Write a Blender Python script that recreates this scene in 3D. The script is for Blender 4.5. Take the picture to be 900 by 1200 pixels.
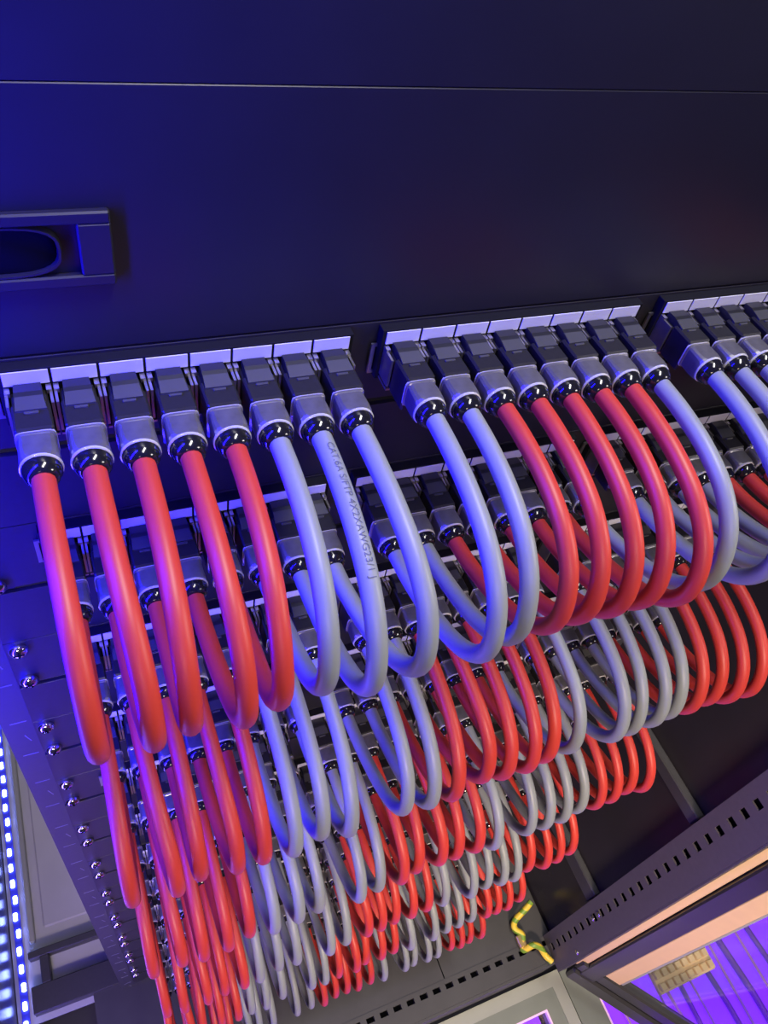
import bpy, bmesh, math, random
from mathutils import Vector, Matrix

random.seed(7)
for o in list(bpy.data.objects):
    bpy.data.objects.remove(o)
scene = bpy.context.scene
C = scene.collection
MM = 0.001
ZO = 1200.0                     # the outside floor lies at world z = 0 (all sizes below in mm)


def W(x, y, z):
    return Vector((x * MM, y * MM, (z + ZO) * MM))


# ------------------------------------------------------------------ camera
ROT = [[0.917413, -0.362007, 0.165237],
       [-0.179114, -0.746448, -0.640885],
       [0.355346, 0.55836, -0.749642]]          # rows: right, down, forward
cam_d = bpy.data.cameras.new('camera')
cam = bpy.data.objects.new('camera', cam_d)
C.objects.link(cam)
r, d, f = (Vector(v) for v in ROT)
m = Matrix((( r.x, -d.x, -f.x), (r.y, -d.y, -f.y), (r.z, -d.z, -f.z))).to_4x4()
m.translation = W(17.45, -234.13, 199.70)
cam.matrix_world = m
cam_d.sensor_fit = 'VERTICAL'
cam_d.sensor_height = 36.0
cam_d.sensor_width = 27.0
cam_d.lens = 36.0 * 918.6 / 1200.0
cam_d.clip_start = 0.01
cam_d.clip_end = 50
scene.camera = cam

# ------------------------------------------------------------------ world and large lights
world = bpy.data.worlds.new('World')
scene.world = world
world.use_nodes = True
bg = world.node_tree.nodes['Background']
bg.inputs[0].default_value = (0.24, 0.20, 0.34, 1)
bg.inputs[1].default_value = 0.08


def area(name, loc, target, sx, sy, power, col):
    l = bpy.data.lights.new(name, 'AREA')
    l.shape = 'RECTANGLE'
    l.size = sx
    l.size_y = sy
    l.energy = power
    l.color = col
    o = bpy.data.objects.new(name, l)
    C.objects.link(o)
    o.location = W(*loc)
    dv = W(*target) - o.location
    o.rotation_euler = dv.to_track_quat('-Z', 'Y').to_euler()
    return o


# ceiling tube lamp of the aisle, above and in front of the cabinet
area('ceiling_lamp', (400, -225, 1300), (240, -110, -300), 0.7, 0.20, 19, (1.0, 0.97, 0.92))
# added fill light from the right, brightens the right-hand labels
area('right_fill_light', (1050, -520, 380), (350, -60, -300), 0.4, 0.2, 7, (1.0, 0.92, 0.84))
# added warm fill from the front left, for door trim and lower loops
fa = area('warm_fill_light', (-150, -1500, 500), (550, -150, -860), 0.4, 0.2, 4.6, (1.0, 0.80, 0.60))
fa.data.spread = math.radians(54)  # narrow beam keeps this fill off the left labels
# blue light of the vertical strip in the left front corner of the cabinet
area('blue_strip_light', (-110, -74, 75), (60, -20, 75), 0.02, 0.69, 7.5, (0.005, 0.001, 1.0))
area('blue_strip_light_low', (-176, -128, -600), (0, 0, -600), 0.02, 1.0, 2.5, (0.16, 0.10, 1.0))

scene.view_settings.view_transform = 'Standard'
scene.view_settings.look = 'None'
scene.view_settings.gamma = 1.0
scene.view_settings.exposure = 0.0
scene.view_settings.use_curve_mapping = False


# ------------------------------------------------------------------ materials
def mat(name, col, rough=0.5, metal=0.0, noise=0.0, nscale=60.0, bump=0.0, emit=None, estr=0.0, spec=0.5, coat=0.0):
    mt = bpy.data.materials.new(name)
    mt.use_nodes = True
    nt = mt.node_tree
    b = nt.nodes['Principled BSDF']
    b.inputs['Base Color'].default_value = (*col, 1)
    b.inputs['Roughness'].default_value = rough
    b.inputs['Metallic'].default_value = metal
    b.inputs['Specular IOR Level'].default_value = spec
    b.inputs['Coat Weight'].default_value = coat
    if emit:
        b.inputs['Emission Color'].default_value = (*emit, 1)
        b.inputs['Emission Strength'].default_value = estr
    if noise or bump:
        tc = nt.nodes.new('ShaderNodeTexCoord')
        nz = nt.nodes.new('ShaderNodeTexNoise')
        nz.inputs['Scale'].default_value = nscale
        nz.inputs['Detail'].default_value = 4
        nt.links.new(tc.outputs['Object'], nz.inputs['Vector'])
        if noise:
            mx = nt.nodes.new('ShaderNodeMix')
            mx.data_type = 'RGBA'
            mx.inputs[6].default_value = (*[c * (1 - noise) for c in col], 1)
            mx.inputs[7].default_value = (*[min(1, c * (1 + noise)) for c in col], 1)
            nt.links.new(nz.outputs['Fac'], mx.inputs[0])
            nt.links.new(mx.outputs[2], b.inputs['Base Color'])
        if bump:
            bp = nt.nodes.new('ShaderNodeBump')
            bp.inputs['Strength'].default_value = bump
            bp.inputs['Distance'].default_value = 0.0005
            nt.links.new(nz.outputs['Fac'], bp.inputs['Height'])
            nt.links.new(bp.outputs['Normal'], b.inputs['Normal'])
    return mt


M = {}
M['panel'] = mat('black_powder_coat', (0.024, 0.022, 0.026), 0.42, noise=0.15, nscale=300, bump=0.12)
M['bezel'] = mat('matt_black_bezel', (0.010, 0.010, 0.012), 0.75, noise=0.15, nscale=300, spec=0.15)
M['cover'] = mat('satin_black_cover', (0.020, 0.019, 0.024), 0.38, noise=0.2, nscale=25, bump=0.04)
M['rail'] = mat('dark_grey_rail', (0.050, 0.048, 0.055), 0.45, noise=0.15, nscale=200, bump=0.1)
M['ink'] = mat('pale_print', (0.25, 0.25, 0.30), 0.6, noise=0.1)
M['plastic'] = mat('black_plastic', (0.022, 0.021, 0.024), 0.36, noise=0.15, nscale=400, bump=0.08, spec=0.35)
M['latch'] = mat('charcoal_plastic', (0.020, 0.020, 0.024), 0.30, noise=0.1)
M['pad'] = mat('grey_plastic', (0.060, 0.060, 0.066), 0.42, noise=0.1)
M['zinc'] = mat('satin_zinc', (0.27, 0.26, 0.28), 0.28, 0.65, noise=0.25, nscale=250, bump=0.15)
M['rim_sheen'] = mat('rim_sheen_zinc', (0.86, 0.85, 0.88), 0.25, 0.35, noise=0.05)  # pale, partly diffuse base stands in for reflections on the plug rims
M['shield'] = mat('tinned_shield', (0.55, 0.53, 0.56), 0.30, 0.9, noise=0.15, nscale=300)
M['gland'] = mat('glossy_black', (0.012, 0.012, 0.014), 0.12, noise=0.1, coat=0.4)
M['red'] = mat('red_sheath', (0.60, 0.050, 0.036), 0.44, noise=0.07, nscale=60, bump=0.10)
M['grey'] = mat('blue_grey_sheath', (0.285, 0.305, 0.325), 0.42, noise=0.07, nscale=60, bump=0.10)
M['print'] = mat('dark_print', (0.11, 0.12, 0.18), 0.6, noise=0.1)
M['paper'] = mat('white_label', (0.80, 0.80, 0.82), 0.5, noise=0.03)
M['gap_shade'] = mat('dark_gap_shade', (0.004, 0.004, 0.005), 0.8, noise=0.1, spec=0.05)  # near-black colour stands for shade inside slots, recesses and seams
M['chrome'] = mat('chrome_screw', (0.80, 0.79, 0.78), 0.16, 1.0, noise=0.06)
M['side'] = mat('dark_side_panel', (0.030, 0.026, 0.034), 0.26, noise=0.2, nscale=12, bump=0.01, spec=0.22)
M['post'] = mat('dark_post_paint', (0.085, 0.075, 0.085), 0.42, noise=0.15, nscale=150, bump=0.08)
M['base'] = mat('dark_base_plate', (0.055, 0.052, 0.056), 0.5, noise=0.2, nscale=40, bump=0.05)
M['floorin'] = mat('grey_base_floor', (0.46, 0.46, 0.47), 0.5, noise=0.12, nscale=18, bump=0.05)
M['tile'] = mat('grey_green_tile', (0.20, 0.22, 0.19), 0.5, noise=0.12, nscale=30, bump=0.05)
M['tilerim'] = mat('pale_tile_rim', (0.36, 0.37, 0.33), 0.45, noise=0.08, nscale=40)
M['beige'] = mat('beige_aluminium', (0.90, 0.62, 0.27), 0.40, 0.1, noise=0.06)
M['blackmetal'] = mat('black_door_metal', (0.022, 0.021, 0.022), 0.32, noise=0.1)
M['strip'] = mat('led_strip_board', (0.05, 0.05, 0.40), 0.4, noise=0.1)
M['led'] = mat('led_diode', (0.8, 0.85, 1.0), 0.3, noise=0.02, emit=(0.20, 0.27, 1.0), estr=34.0)
M['purple'] = mat('purple_light_tray', (0.15, 0.02, 0.5), 0.5, noise=0.2, nscale=10, emit=(0.20, 0.025, 0.92), estr=1.5)
M['cream'] = mat('cream_terminal', (0.97, 0.72, 0.36), 0.5, noise=0.06)
M['pinkwire'] = mat('pink_conduit', (0.70, 0.35, 0.75), 0.45, noise=0.1)
M['violet'] = mat('violet_conduit', (0.20, 0.05, 0.60), 0.45, noise=0.1)
M['pinkedge'] = mat('pink_edge_seal_glow', (0.85, 0.55, 0.80), 0.4, noise=0.05, emit=(0.9, 0.5, 0.9), estr=0.25)  # the seal is no lamp; a faint pink glow is put into it
M['brass'] = mat('brass_lug', (0.75, 0.52, 0.22), 0.3, 0.8, noise=0.1)

mt = bpy.data.materials.new('ground_wire_stripe')
mt.use_nodes = True
nt = mt.node_tree
b = nt.nodes['Principled BSDF']
tc = nt.nodes.new('ShaderNodeTexCoord')
wv = nt.nodes.new('ShaderNodeTexWave')
wv.wave_type = 'BANDS'
wv.bands_direction = 'DIAGONAL'
wv.inputs['Scale'].default_value = 22
cr = nt.nodes.new('ShaderNodeValToRGB')
cr.color_ramp.elements[0].color = (0.20, 0.34, 0.04, 1)
cr.color_ramp.elements[0].position = 0.25
cr.color_ramp.elements[1].color = (0.85, 0.60, 0.06, 1)
cr.color_ramp.elements[1].position = 0.4
nt.links.new(tc.outputs['Object'], wv.inputs['Vector'])
nt.links.new(wv.outputs['Fac'], cr.inputs['Fac'])
nt.links.new(cr.outputs['Color'], b.inputs['Base Color'])
b.inputs['Roughness'].default_value = 0.4
M['ground'] = mt

mt = bpy.data.materials.new('clear_glass')
mt.use_nodes = True
nt = mt.node_tree
nt.nodes.remove(nt.nodes['Principled BSDF'])
out = nt.nodes['Material Output']
tr = nt.nodes.new('ShaderNodeBsdfTransparent')
tr.inputs[0].default_value = (0.93, 0.93, 0.97, 1)
gl = nt.nodes.new('ShaderNodeBsdfGlossy')
gl.inputs['Roughness'].default_value = 0.04
lw = nt.nodes.new('ShaderNodeLayerWeight')
lw.inputs[0].default_value = 0.5
pw = nt.nodes.new('ShaderNodeMath')
pw.operation = 'POWER'
pw.inputs[1].default_value = 4.0
nt.links.new(lw.outputs['Facing'], pw.inputs[0])
fr = nt.nodes.new('ShaderNodeMath')
fr.operation = 'MULTIPLY_ADD'
fr.inputs[1].default_value = 0.6
fr.inputs[2].default_value = 0.03
nt.links.new(pw.outputs[0], fr.inputs[0])
mx = nt.nodes.new('ShaderNodeMixShader')
nt.links.new(fr.outputs[0], mx.inputs[0])
nt.links.new(tr.outputs[0], mx.inputs[1])
nt.links.new(gl.outputs[0], mx.inputs[2])
nt.links.new(mx.outputs[0], out.inputs['Surface'])
M['glass'] = mt


# ------------------------------------------------------------------ mesh helpers (mm in, metres out)
class MB:
    def __init__(s):
        s.v = []
        s.f = []

    def add(s, vs, fs):
        n = len(s.v)
        s.v += [tuple(v) for v in vs]
        s.f += [tuple(i + n for i in q) for q in fs]
        return s

    def box(s, x0, x1, y0, y1, z0, z1):
        return s.add([(x0, y0, z0), (x1, y0, z0), (x1, y1, z0), (x0, y1, z0), (x0, y0, z1), (x1, y0, z1), (x1, y1, z1), (x0, y1, z1)],
                     [(0, 3, 2, 1), (4, 5, 6, 7), (0, 1, 5, 4), (1, 2, 6, 5), (2, 3, 7, 6), (3, 0, 4, 7)])

    def bbox(s, x0, x1, y0, y1, z0, z1, c=0.6):
        """chamfered box"""
        vs = []
        for (sx, X) in ((-1, x0), (1, x1)):
            for (sy, Y) in ((-1, y0), (1, y1)):
                for (sz, Z) in ((-1, z0), (1, z1)):
                    vs += [(X, Y - sy * c, Z - sz * c), (X - sx * c, Y, Z - sz * c), (X - sx * c, Y - sy * c, Z)]
        bm = bmesh.new()
        for v in vs:
            bm.verts.new(v)
        bmesh.ops.convex_hull(bm, input=bm.verts)
        bmesh.ops.dissolve_limit(bm, angle_limit=0.02, verts=bm.verts, edges=bm.edges)
        bm.verts.index_update()
        s.add([v.co[:] for v in bm.verts], [[v.index for v in fc.verts] for fc in bm.faces])
        bm.free()
        return s

    def loft(s, rings, cap=True):
        n = len(rings[0])
        vs = [p for r_ in rings for p in r_]
        fs = []
        for i in range(len(rings) - 1):
            for j in range(n):
                k = (j + 1) % n
                fs.append((i * n + j, i * n + k, (i + 1) * n + k, (i + 1) * n + j))
        if cap:
            fs.append(tuple(range(n - 1, -1, -1)))
            fs.append(tuple((len(rings) - 1) * n + j for j in range(n)))
        return s.add(vs, fs)

    def tube(s, pts, rad, n=12):
        pts = [Vector(p) for p in pts]
        rings = []
        up = None
        for i, p in enumerate(pts):
            t = (pts[min(i + 1, len(pts) - 1)] - pts[max(i - 1, 0)]).normalized()
            if up is None:
                up = Vector((0, 0, 1)) if abs(t.z) < 0.9 else Vector((1, 0, 0))
            a = t.cross(up).normalized()
            up = a.cross(t).normalized()
            rr = rad[i] if isinstance(rad, (list, tuple)) else rad
            rings.append([p + a * (rr * math.cos(2 * math.pi * j / n)) + up * (rr * math.sin(2 * math.pi * j / n)) for j in range(n)])
        return s.loft(rings)

    def lathe_y(s, prof, n=20, cz=0.0):
        """prof: list of (y, radius); axis along y through z=cz"""
        rings = [[(r_ * math.cos(2 * math.pi * j / n), y, cz + r_ * math.sin(2 * math.pi * j / n)) for j in range(n)] for y, r_ in prof]
        return s.loft(rings)

    def mesh(s, name, material, smooth=None):
        me = bpy.data.meshes.new(name)
        me.from_pydata([(x * MM, y * MM, z * MM) for x, y, z in s.v], [], s.f)
        bm = bmesh.new()
        bm.from_mesh(me)
        bmesh.ops.recalc_face_normals(bm, faces=bm.faces)
        if smooth is not None:
            lim = math.radians(smooth)
            for fc in bm.faces:
                fc.smooth = True
            for e in bm.edges:
                if len(e.link_faces) == 2 and e.calc_face_angle(0) > lim:
                    e.smooth = False
        bm.to_mesh(me)
        bm.free()
        me.materials.append(material)
        return me


def obj(name, me, parent=None, loc=None, absolute=False):
    o = bpy.data.objects.new(name, me)
    C.objects.link(o)
    if parent:
        o.parent = parent
    if loc is not None:
        o.location = Vector(loc) * MM
    return o


def top(name, me, loc=(0, 0, 0)):
    """top-level object (mesh or Empty) at a place given in mm of the rack's own axes"""
    o = bpy.data.objects.new(name, me)
    C.objects.link(o)
    o.location = W(*loc)
    return o


def tag(o, label, cat, group=None):
    o['label'] = label
    o['category'] = cat
    if group:
        o['group'] = group
    return o


def structure(o, label=None):
    o['kind'] = 'structure'
    if label:
        o['label'] = label
    return o


P = 16.29          # port pitch
S = 145.68         # group pitch
ROW = 88.9         # two rack units
NR = 12
YP = 5.0           # front plane of the panel plates
XC = S + 4 * P     # centre of the rack
ORD = ['first', 'second', 'third', 'fourth', 'fifth', 'sixth', 'seventh', 'eighth', 'ninth', 'tenth', 'eleventh', 'twelfth',
       'thirteenth', 'fourteenth', 'fifteenth', 'sixteenth', 'seventeenth', 'eighteenth', 'nineteenth', 'twentieth',
       'twenty-first', 'twenty-second', 'twenty-third', 'twenty-fourth']
PORTX = [g * S + (k + 0.5) * P for g in range(3) for k in range(8)]

# ------------------------------------------------------------------ the setting: cabinet shell and floor
XL, XR = -183.0, 575.0
ZB = -1100.0
YF, YB = -135.0, 560.0


def plate(name, x0, x1, y0, y1, z0, z1, material, label=None):
    ox, oy, oz = (x0 + x1) / 2, (y0 + y1) / 2, z0
    return structure(top(name, MB().box(x0 - ox, x1 - ox, y0 - oy, y1 - oy, 0, z1 - z0).mesh(name, material), (ox, oy, oz)), label)


plate('wall_left', XL - 3, XL, YF, YB, -1110, 420, M['side'], 'glossy dark left side panel of the cabinet')
wr = plate('wall_right', XR, XR + 3, YF, YB, -1110, 420, M['side'], 'dark right side panel of the cabinet')
plate('wall_back', XL, XR, YB, YB + 3, -1110, 420, M['side'], 'dark rear panel of the cabinet')
for z0, z1 in ((-604, -584), (-915, -885)):
    obj('side_brace', MB().bbox(-10, 0, -345, 345, 0, z1 - z0, 1.5).mesh('side_brace', M['rail']), wr,
        (-1.5, 0, z0 + 1110))

# floor outside the cabinet: dark sub-floor, then framed glass tiles
plate('floor', -900, 1700, -1300, YB, -1262, -1256, M['base'], 'dark sub floor below the glass tiles')


def floor_tile(n, x0, x1, y0, y1, rim, lab, brd):
    cx, cy = (x0 + x1) / 2, (y0 + y1) / 2
    e = top('floor_%s' % n, None, (cx, cy, -1230))
    structure(e, lab)
    hx, hy = (x1 - x0) / 2, (y1 - y0) / 2

    def frame(nm, a, b_, z0, z1, material):
        m_ = MB()
        m_.box(-hx + a, hx - a, hy - b_, hy - a, z0, z1).box(-hx + a, hx - a, -hy + a, -hy + b_, z0, z1)
        m_.box(-hx + a, -hx + b_, -hy + b_, hy - b_, z0, z1).box(hx - b_, hx - a, -hy + b_, hy - b_, z0, z1)
        obj(nm, m_.mesh(nm, material), e)
    if rim:
        frame('tile_rim', 0.5, 20, 0, 31.5, M['tilerim'])
        frame('tile_frame', 20, brd, 0, 30, M['tile'])
    else:
        frame('tile_frame', 0.5, brd, 0, 30, M['tile'])
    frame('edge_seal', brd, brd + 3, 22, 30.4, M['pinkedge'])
    obj('glass_pane', MB().box(-hx + brd + 3, hx - brd - 3, -hy + brd + 3, hy - brd - 3, 24, 29).mesh('glass_pane', M['glass']), e)
    obj('light_tray', MB().box(-hx + brd, hx - brd, -hy + brd, hy - brd, -24, -20).mesh('light_tray', M['purple']), e)
    return e


floor_tile(1, 1, 601, -778, -178, True, 'pale rimmed glass floor tile in front of the cabinet', 44)
tB = floor_tile(2, 602, 1202, -778, -178, False, 'glass floor tile glowing purple under the open door', 46)
floor_tile(3, -600, 0, -778, -178, True, 'pale rimmed glass floor tile left of the cabinet front', 44)
# conduits under the second glass tile
hx0, hy0 = 902, -478
for i, (x, w_, k) in enumerate([(700, 5, 'pinkwire'), (722, 8, 'violet'), (770, 4, 'violet'), (792, 6, 'pinkwire'), (815, 9, 'violet'), (838, 4, 'pinkwire'),
                                (880, 10, 'violet'), (905, 5, 'pinkwire'), (935, 12, 'violet'), (968, 5, 'pinkwire'), (1000, 10, 'violet')]):
    sl = random.uniform(-12, 12)
    obj('conduit', MB().tube([(x + sl - hx0, 270, -14), (x - hx0, 150, -13), (x - sl - hx0, -200, -14)], w_ / 2, 8).mesh('conduit', M[k], 60), tB)
for yy, w_, k in ((-205, 5, 'violet'),):
    obj('conduit', MB().tube([(-250, yy - hy0 + 6, -6), (0, yy - hy0, -6), (250, yy - hy0 - 4, -6)], w_ / 2, 8).mesh('conduit', M[k], 60), tB)

# cream terminal block lying under the glass
tb = tag(top('terminal_block', None, (804.5, -254.5, -1200.8)), 'cream terminal block with two rows of openings on the purple glass floor', 'terminal block')
obj('block_body', MB().bbox(-58, 58, -18, 18, 0, 10, 1.5).mesh('block_body', M['cream']), tb)
for k in range(8):
    for yy in (-9, 9):
        m_ = MB().bbox(-5.2, 5.2, -6, 6, 0, 8, 1.2)
        obj('terminal', m_.mesh('terminal', M['cream']), tb, (-50 + k * 14.3, yy, 9.5))
obj('block_lip', MB().bbox(-1.5, 1.5, -17, 17, 0, 8, 0.8).mesh('block_lip', M['cream']), tb, (59, 0, 0))

# cabinet base: dark plate with a slotted front lip
bp = structure(top('floor_4', None, (260, -60, ZB - 8)), 'dark base plate of the cabinet')
m_ = MB().box(-345, 312, -75, 100, 0, 8)
obj('base_plate', m_.mesh('base_plate', M['base']), bp)
m_ = MB().box(-345, 312, -110, -88, 0, 9).box(-345, 312, -81, -75, 0, 9)
x = -345
while x < 305:
    m_.box(x, x + 9, -88, -81, 0, 9)
    x += 21
obj('slotted_lip', m_.mesh('slotted_lip', M['base']), bp)
obj('slot_shade', MB().box(-340, 308, -90, -79, -4, -1).mesh('slot_shade', M['gap_shade']), bp)  # black sheet stands for the shade below the slots
obj('front_skirt', MB().box(-345, 312, -114, -110.2, -88, 9).mesh('front_skirt', M['base']), bp)
obj('seam', MB().box(128, 129.4, -74, 98, 8.0, 8.6).mesh('seam', M['gap_shade']), bp)

# lit grey floor behind the left rail, its frame and cut-out
fl = structure(top('floor_5', None, (-100, 260, ZB - 12)), 'pale grey cabinet floor beside the rail')
obj('floor_sheet', MB().box(-82, 640, -250, 298, -3, 0).mesh('floor_sheet', M['floorin']), fl)
obj('raised_panel', MB().bbox(-38, 70, -134, 296, 0, 5, 2).mesh('raised_panel', M['floorin']), fl)
obj('edge_bar', MB().bbox(-58, -50, -150, 296, 0, 12, 1.5).mesh('edge_bar', M['tilerim']), fl)
m_ = MB().bbox(-60, 60, -173, -163, 0, 19, 1).bbox(-60, 60, -242, -208, 0, 19, 1).bbox(-46, -34, -208, -173, 0, 19, 1)
obj('frame_beam', m_.mesh('frame_beam', M['rail']), fl)

# LED strip on the floor along the left side panel
ls = tag(top('led_strip', None, (-172, 240, ZB - 12)), 'glowing blue white LED strip along the left cabinet side', 'light strip')
obj('strip_board', MB().box(-5, 5, -330, 300, 0, 2).mesh('strip_board', M['strip']), ls)
led_me = MB().bbox(-2.6, 2.6, -5.5, 5.5, 0, 3, 1.0).mesh('diode', M['led'])
yy = -322
while yy < 295:
    obj('diode', led_me, ls, (random.uniform(-1.2, 1.2), yy, 2))
    yy += 23.5
# vertical strip that lights the left end of the panels
lv = tag(top('led_strip', None, (-112, -74, -270)), 'upright blue LED strip beside the left end of the top panels', 'light strip')
obj('strip_board', MB().box(-3, -1, -6, 6, 0, 690).mesh('strip_board', M['strip']), lv)
blue_led = mat('blue_diode', (0.2, 0.2, 1.0), 0.3, noise=0.02, emit=(0.10, 0.08, 1.0), estr=4.0)
led2 = MB().bbox(-1, 1.5, -3, 3, -6, 6, 0.6).mesh('diode', blue_led)
for k in range(18):
    obj('diode', led2, lv, (-0.4, 0, 20 + k * 37))

# right front corner post with its column of slots
po = tag(top('corner_post', None, (560, -160, ZB)), 'dark upright cabinet corner post with a column of slots', 'post')
H = 1500
m_ = MB().box(0, 2, -25, 1, 0, H).box(0, 2, 11, 25, 0, H)
z = 0
while z < H:
    m_.box(0, 2, 1, 11, z, z + 15)
    z += 25
obj('slotted_face', m_.mesh('slotted_face', M['post']), po)
obj('post_shade_core', MB().box(5, 15, -23, 25, 0, H).mesh('post_shade_core', M['gap_shade']), po)  # black block stands for the shaded hollow inside the post
obj('front_flange', MB().box(0, 20, -27, -25.2, 0, H).mesh('front_flange', M['post']), po)
scr = MB().lathe_y([(0, 3.6), (-1.5, 3.4), (-2.2, 1.8)], 12).mesh('post_screw', M['chrome'], 40)
for z in (190, 212):
    o = obj('post_screw', scr, po, (-0.2, 6, z))
    o.rotation_euler = (0, 0, -math.pi / 2)
o = obj('post_screw', scr, po, (-0.2, -18, 95))
o.rotation_euler = (0, 0, -math.pi / 2)

# open glass door hinged on the right post
ux, uy = 0.63, -0.7766
ang = math.atan2(uy, ux)
dr = top('door_1', None, (587, -186, -1140))
structure(dr, 'open glass cabinet door with beige inner frame and black edges')
dr.rotation_euler = (0, 0, ang)
DH = 1560
obj('hinge_trim', MB().bbox(-6, 9, -4, 8, 60, DH, 1.5).mesh('hinge_trim', M['beige']), dr)
obj('outer_stile', MB().bbox(10, 35, -9, 9, 8, DH, 2).mesh('outer_stile', M['blackmetal']), dr)
obj('inner_stile', MB().bbox(35.2, 60, -6, 6, 88, DH, 1.5).mesh('inner_stile', M['beige']), dr)
obj('glazing_bead', MB().bbox(60.2, 64, -4, 4, 88, DH, 0.8).mesh('glazing_bead', M['tilerim']), dr)
bm_ = MB().bbox(0, 640, -11, 11, 8, 50, 4).bbox(0, 640, -8, 8, 54, 88, 3).box(0, 640, -4, 4, 48, 56)
obj('bottom_rail', bm_.mesh('bottom_rail', M['blackmetal']), dr)
obj('glass_pane', MB().box(62, 600, -2, 2, 86, DH).mesh('glass_pane', M['glass']), dr)
obj('free_stile', MB().bbox(600, 640, -9, 9, 88, DH, 2).mesh('free_stile', M['blackmetal']), dr)
obj('hinge_pin', MB().bbox(14, 30, 9, 14, 92, 112, 1.5).mesh('hinge_pin', M['brass']), dr)
o = obj('door_screw', scr, dr, (2, 11, 70))
o.rotation_euler = (0, 0, math.pi)


# ------------------------------------------------------------------ rack rails
def catmull(pts, n=6):
    pts = [Vector(p) for p in pts]
    q = [pts[0] * 2 - pts[1]] + pts + [pts[-1] * 2 - pts[-2]]
    out_ = []
    for i in range(1, len(q) - 2):
        p0, p1, p2, p3 = q[i - 1], q[i], q[i + 1], q[i + 2]
        for k in range(n):
            t = k / n
            out_.append(0.5 * ((2 * p1) + (p2 - p0) * t + (2 * p0 - 5 * p1 + 4 * p2 - p3) * t * t + (3 * p1 - p0 - 3 * p2 + p3) * t ** 3))
    out_.append(pts[-1])
    return out_


tick_me = MB().box(-4.5, 4.5, -0.25, 0, -0.25, 0.25).mesh('unit_mark', M['ink'])
for sgn, lab in ((-1, 'dark upright mounting rail left of the patch panels'), (1, 'dark upright mounting rail right of the patch panels')):
    e = tag(top('rack_rail', None, (XC + sgn * 258, YP + 2.5, -1081)), lab, 'rail')
    a, b_ = (0, 30) if sgn < 0 else (-30, 0)
    m_ = MB().box(a, b_, 0, 2.5, 0, 1290)
    m_.box((0 if sgn < 0 else -2.5), (2.5 if sgn < 0 else 0), 2.5, 60, 0, 1290)
    obj('rail_channel', m_.mesh('rail_channel', M['rail']), e)
    for k in range(26):
        z = 1081 - 36.45 + 44.45 - 44.45 * k
        if z > 0:
            obj('unit_mark', tick_me, e, (sgn * -9, 0, z))
            if k % 2 == 0:
                obj('unit_mark', tick_me, e, (sgn * -11, 0, z - 22)).rotation_euler = (0, math.pi / 2.4, 0)

# ------------------------------------------------------------------ panels
screw_me = MB().lathe_y([(0, 4.6), (-0.8, 4.9), (-2.0, 4.8), (-3.4, 3.9), (-4.2, 2.3), (-4.4, 1.2), (-3.6, 0.9)], 18).mesh('screw', M['chrome'], 40)
cross_me = MB().box(-2.6, 2.6, -4.45, -3.6, -0.45, 0.45).box(-0.45, 0.45, -4.45, -3.6, -2.6, 2.6).mesh('cross_recess', M['gap_shade'])  # dark bars stand for the shade in the screw's cross
HX = 241.3
UPZ, LOZ = 1.4, -30.3
slot_me = MB().box(0, 14, -0.15, 0.1, -1.1, 1.1).mesh('ear_slot', M['gap_shade'])
face_me = MB()
face_me.bbox(-HX, HX, 0, 2.5, -34.9, 7.8, 0.2)
face_me = face_me.mesh('face_plate', M['panel'])
bezel_me = MB().bbox(-1.2, 8 * P + 1.2, 0, YP - 0.1, -18.5, 6.9, 0.2).mesh('port_bezel', M['bezel'])
label_me = MB().bbox(0.5, P - 0.5, -0.5, -0.05, 0.1, 6.2, 0.12).mesh('label_tag', M['paper'])
m_ = MB()
for sx in (-1, 1):
    m_.box(sx * 7.35 - 0.5, sx * 7.35 + 0.5, -9.0, 0, -15.5, -1.6)
    m_.box(sx * 6.9 - 0.9, sx * 6.9 + 0.9, -3.2, 0, -2.4, -0.6)
m_.box(-7.8, 7.8, -9.0, 0, -17.6, -16.6)
jack_me = m_.mesh('jack_shield', M['shield'])
flange_me = MB().box(-3.2, -1.4, -1.0, 0, -17.5, -2.0).box(-3.2, -0.2, -1, 0, -3.4, -2.0).box(-3.2, -0.2, -1, 0, -17.5, -16).mesh('end_bracket', M['shield'])
NTH = lambda k, n: ('topmost' if k == 0 else 'lowest' if k == n - 1 else ORD[k])
for row in range(NR):
    z = -ROW * row
    nm = {0: 'topmost black patch panel with white port labels', NR - 1: 'lowest black patch panel with white port labels'}.get(
        row, '%s black patch panel from the top with white port labels' % ORD[row])
    e = tag(top('network_panel', None, (0, YP, z)), nm, 'patch panel', 'patch panels in the rack')
    obj('face_plate', face_me, e, (XC, 0, 0))
    for g in range(3):
        obj('port_bezel', bezel_me, e, (g * S, -YP, 0))
        obj('end_bracket', flange_me, e, (g * S - 0.6, -1, 0))
        for k in range(8):
            obj('label_tag', label_me, e, (g * S + k * P, -YP, 0))
            obj('jack_shield', jack_me, e, (g * S + (k + .5) * P, -YP - 0.1, 0))
    for sgn in (-1, 1):
        for zz in (UPZ, LOZ):
            s_ = obj('screw', screw_me, e, (XC + sgn * 235, 0, zz))
            s_.rotation_euler = (0, random.uniform(0, 3), 0)
            obj('cross_recess', cross_me, s_)
    lb = {0: 'topmost narrow blank panel below the first row of ports', NR - 1: 'lowest narrow blank panel at the foot of the rack'}.get(
        row, '%s narrow blank panel from the top between two patch panels' % ORD[row])
    b1 = tag(top('blank_panel', None, (XC, YP, z - 36.45 - 44.45)), lb, 'blank panel', 'blank panels between the patch panels')
    obj('face_plate', MB().bbox(-HX, HX, 0, 2.5, 0.3, 42.0, 0.2).mesh('face_plate', M['panel']) if row == 0 else blank_me, b1)
    if row == 0:
        blank_me = b1.children[0].data

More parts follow.
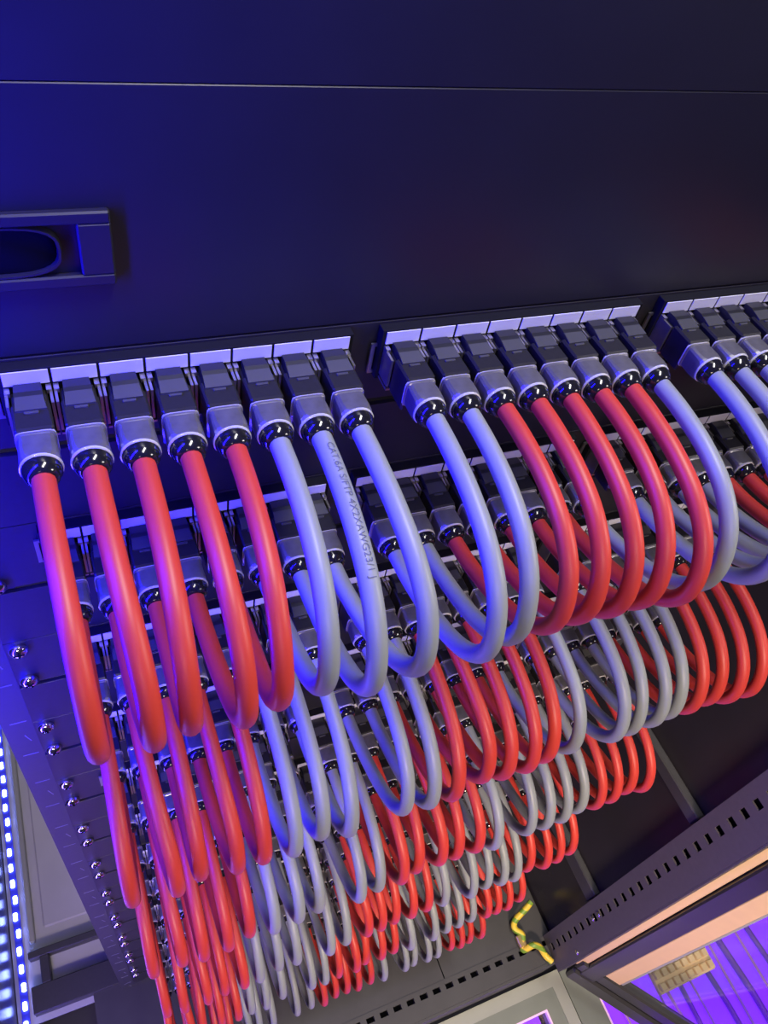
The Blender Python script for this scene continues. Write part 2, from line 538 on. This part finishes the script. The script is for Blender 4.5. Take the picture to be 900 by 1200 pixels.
# tall covers above the patch panels
b2 = tag(top('cover_panel', None, (XC, YP - 0.1, 8.8)), 'tall plain black cover panel directly above the patch panels', 'cover panel')
obj('face_plate', MB().bbox(-HX, HX, 0, 3, 0, 91.0, 0.3).mesh('face_plate', M['cover']), b2)
b3 = tag(top('cover_panel', None, (XC, YP, 100.0)), 'plain black cover panel at the very top of the photo', 'cover panel')
obj('face_plate', MB().bbox(-HX, HX, 0, 3, 0, 133, 0.3).mesh('face_plate', M['cover']), b3)
# recessed pull handle on the cover
hd = tag(top('pull_handle', None, (4, YP - 0.1, 50)), 'flush black pull handle with a dark oval recess on the cover', 'handle')
m_ = MB()
rr = []
m_.bbox(-40, 38.5, -3.0, 0, 9, 13.2, 0.6).bbox(-40, 38.5, -3.0, 0, -13.2, -9, 0.6).bbox(28, 38.5, -3.0, 0, -9.2, 9.2, 0.6).bbox(-40, -30, -3, 0, -9.2, 9.2, .6)
obj('surround', m_.mesh('surround', M['cover']), hd)
n = 28


def stadium(y, hw, hh, cx, n=28):
    pts = []
    for j in range(n):
        t = 2 * math.pi * j / n
        c_, s_ = math.cos(t), math.sin(t)
        pts.append((cx + hw * math.copysign(abs(c_) ** 0.45, c_), y, hh * math.copysign(abs(s_) ** 0.7, s_)))
    return pts


m_ = MB().loft([stadium(-0.2, 28, 9, -5), stadium(-2.6, 27.6, 8.8, -5), stadium(-2.6, 26.8, 8.2, -5), stadium(-0.4, 26.4, 8.0, -5)])
obj('oval_lip', m_.mesh('oval_lip', M['cover'], 50), hd)
obj('oval_recess', MB().loft([stadium(-0.3, 26.6, 8.1, -5), stadium(-0.9, 26.0, 7.8, -5)]).mesh('oval_recess', M['gap_shade'], 50), hd)  # black inlay stands for the shade inside the handle recess

# ------------------------------------------------------------------ plug meshes (origin on the plug axis at the label plane)
AX = -8.0


def sq(y, hw, hh, k, n=20, cz=0.0):
    pts = []
    for j in range(n):
        t = 2 * math.pi * (j + 0.5) / n
        c_, s_ = math.cos(t), math.sin(t)
        pts.append((hw * math.copysign(abs(c_) ** k, c_), y, cz + hh * math.copysign(abs(s_) ** k, s_)))
    return pts


m_ = MB().bbox(-6.4, 6.4, -21.8, -8.5, -9.6, 7.6, 0.8)
m_.bbox(-6.1, 6.1, -9, -0.1, -9.2, 5.6, 0.6)
plug_me = m_.mesh('plug', M['plastic'])
m_ = MB()
# wedge shaped release lever rising towards the panel
m_.loft([[(-4.9, -0.4, 5.4), (4.9, -0.4, 5.4), (4.5, -0.4, 9.2), (-4.5, -0.4, 9.2)],
         [(-5.0, -5.0, 5.4), (5.0, -5.0, 5.4), (4.7, -5.0, 9.6), (-4.7, -5.0, 9.6)],
         [(-5.2, -11.0, 5.4), (5.2, -11.0, 5.4), (5.0, -11.0, 8.4), (-5.0, -11.0, 8.4)]])
lever_me = m_.mesh('latch', M['latch'])
m_ = MB().loft([[(-4.6, -7.0, 7.6), (4.6, -7.0, 7.6), (4.6, -7.0, 9.3), (-4.6, -7.0, 9.3)],
                [(-5.1, -13.0, 7.4), (5.1, -13.0, 7.4), (5.1, -13.0, 8.4), (-5.1, -13.0, 8.4)]])
m_.bbox(-2.4, 2.4, -14.6, -13.4, 7.2, 8.3, 0.2)
pad_me = m_.mesh('latch_pad', M['pad'])
m_ = MB().loft([sq(-21.6, 6.7, 6.5, 0.36), sq(-22.6, 6.7, 6.5, 0.36), sq(-23.0, 6.3, 6.2, 0.42), sq(-29, 6.6, 6.4, 0.46), sq(-31.8, 6.8, 6.6, 0.62), sq(-33.2, 6.8, 6.8, 0.9)])
boot_me = m_.mesh('boot', M['zinc'], 13)
m_ = MB().lathe_y([(-32.7, 6.6), (-33.0, 7.15), (-33.6, 7.15), (-34.0, 6.6)], 24)
m_.loft([sq(-21.4, 6.8, 6.7, 0.36), sq(-22.0, 6.85, 6.75, 0.36)])
rim_me = m_.mesh('rim', M['rim_sheen'], 40)
gland_me = MB().lathe_y([(-33.5, 6.7), (-34.8, 6.7), (-36.6, 6.2), (-38.2, 5.4), (-39.0, 4.7), (-39.2, 4.2)], 24).mesh('gland', M['gland'], 35)


# ------------------------------------------------------------------ patch cables: each joins a port to the one two units below
LOOP = [(-36, 0), (-42, 0), (-56, -0.8), (-75, -4.0), (-94, -11.0), (-108.5, -23), (-116, -39), (-115.5, -53), (-107, -66), (-93, -75.5),
        (-75, -82.5), (-56, -87.2), (-42, -88.8), (-36, -88.9)]
COL = 'RRRRRBBB' 'BBRRRRRB' 'BBBBRRRR'
TIER = ['top', 'second', 'third', 'fourth', 'fifth', 'bottom']
RAD = 4.0


def add_plug(parent, z):
    p_ = obj('plug', plug_me, parent, (0, 0, z))
    obj('latch', lever_me, p_)
    obj('latch_pad', pad_me, p_)
    obj('boot', boot_me, p_)
    obj('rim', rim_me, p_)
    obj('gland', gland_me, p_)
    return p_


for t in range(6):
    for i in range(24):
        red = COL[i] == 'R'
        e = top('patch_cable', None, (PORTX[i], -0.6, AX - 2 * ROW * t))
        tag(e, '%s patch cable, %s from the left in the %s tier of loops' % ('red' if red else 'blue-grey', ORD[i], TIER[t]),
            'cable', ('red' if red else 'blue-grey') + ' looped patch cables')
        k1 = random.uniform(-0.045, 0.015)
        sw = random.gauss(0, 1.6)
        dz = random.gauss(0, 1.4)
        pts = []
        for (y, z) in LOOP:
            w_ = min(1.0, max(0.0, (-y - 42) / 70.0))
            pts.append((sw * w_ * w_, -40 + (y + 40) * (1 + k1 * w_), z + dz * w_))
        cm = catmull(pts, 4)
        m_ = MB().tube(cm, RAD * random.uniform(0.97, 1.03), 14)
        sh = obj('sheath', m_.mesh('sheath', M['red' if red else 'grey'], 60), e)
        if t == 0 and i == 6:
            # printed lettering wrapped on the jacket
            cu = bpy.data.curves.new('print', 'FONT')
            cu.body = 'CAT.6A S/FTP 4X2XAWG23/1 J'
            cu.size = 4.0
            to = bpy.data.objects.new('print', cu)
            C.objects.link(to)
            dg = bpy.context.evaluated_depsgraph_get()
            me = bpy.data.meshes.new_from_object(to.evaluated_get(dg))
            bpy.data.objects.remove(to)
            bmx = bmesh.new()
            bmx.from_mesh(me)
            bmesh.ops.triangulate(bmx, faces=bmx.faces)
            bmesh.ops.subdivide_edges(bmx, edges=[e_ for e_ in bmx.edges if e_.calc_length() > 1.0], cuts=1)
            fine = catmull(pts, 16)
            cum = [0]
            for a_, b_ in zip(fine, fine[1:]):
                cum.append(cum[-1] + (b_ - a_).length)
            for v in bmx.verts:
                s_ = v.co.x + 9.0
                th = math.radians(78) - (v.co.y - 1.5) / RAD
                j = 0
                while j < len(cum) - 2 and cum[j + 1] < s_:
                    j += 1
                tt = (s_ - cum[j]) / max(1e-6, cum[j + 1] - cum[j])
                p_ = fine[j].lerp(fine[j + 1], tt)
                tg = (fine[j + 1] - fine[j]).normalized()
                ax_ = tg.cross(Vector((1, 0, 0))).normalized()      # outward normal in the loop plane
                if ax_.z < 0 and s_ < 30:
                    ax_ = -ax_
                v.co = (p_ + (Vector((1, 0, 0)) * math.cos(th) + ax_ * math.sin(th)) * (RAD * 1.035)) * MM
            bmx.to_mesh(me)
            bmx.free()
            me.materials.clear()
            me.materials.append(M['print'])
            obj('printed_lettering', me, sh)
        add_plug(e, 0)
        add_plug(e, -ROW)

# ------------------------------------------------------------------ ground wire at the right foot of the cabinet
gw = tag(top('ground_wire', None, (520, -110, ZB)), 'yellow and green ground wire curling at the cabinet foot', 'wire')
pp = catmull([(34, 22, 30), (22, 16, 26), (2, 8, 16), (-2, -2, 12), (6, -12, 10), (2, -24, 7), (0, -32, 6), (12, -32, 18), (22, -38, 16), (28, -50, 8), (34, -62, 7)], 5)
obj('wire', MB().tube(pp, 4.8, 10).mesh('wire', M['ground'], 60), gw)
obj('lug', MB().bbox(-6, 6, -9, 9, -3, 5, 1.5).mesh('lug', M['brass']), gw, (1, -20, 7))
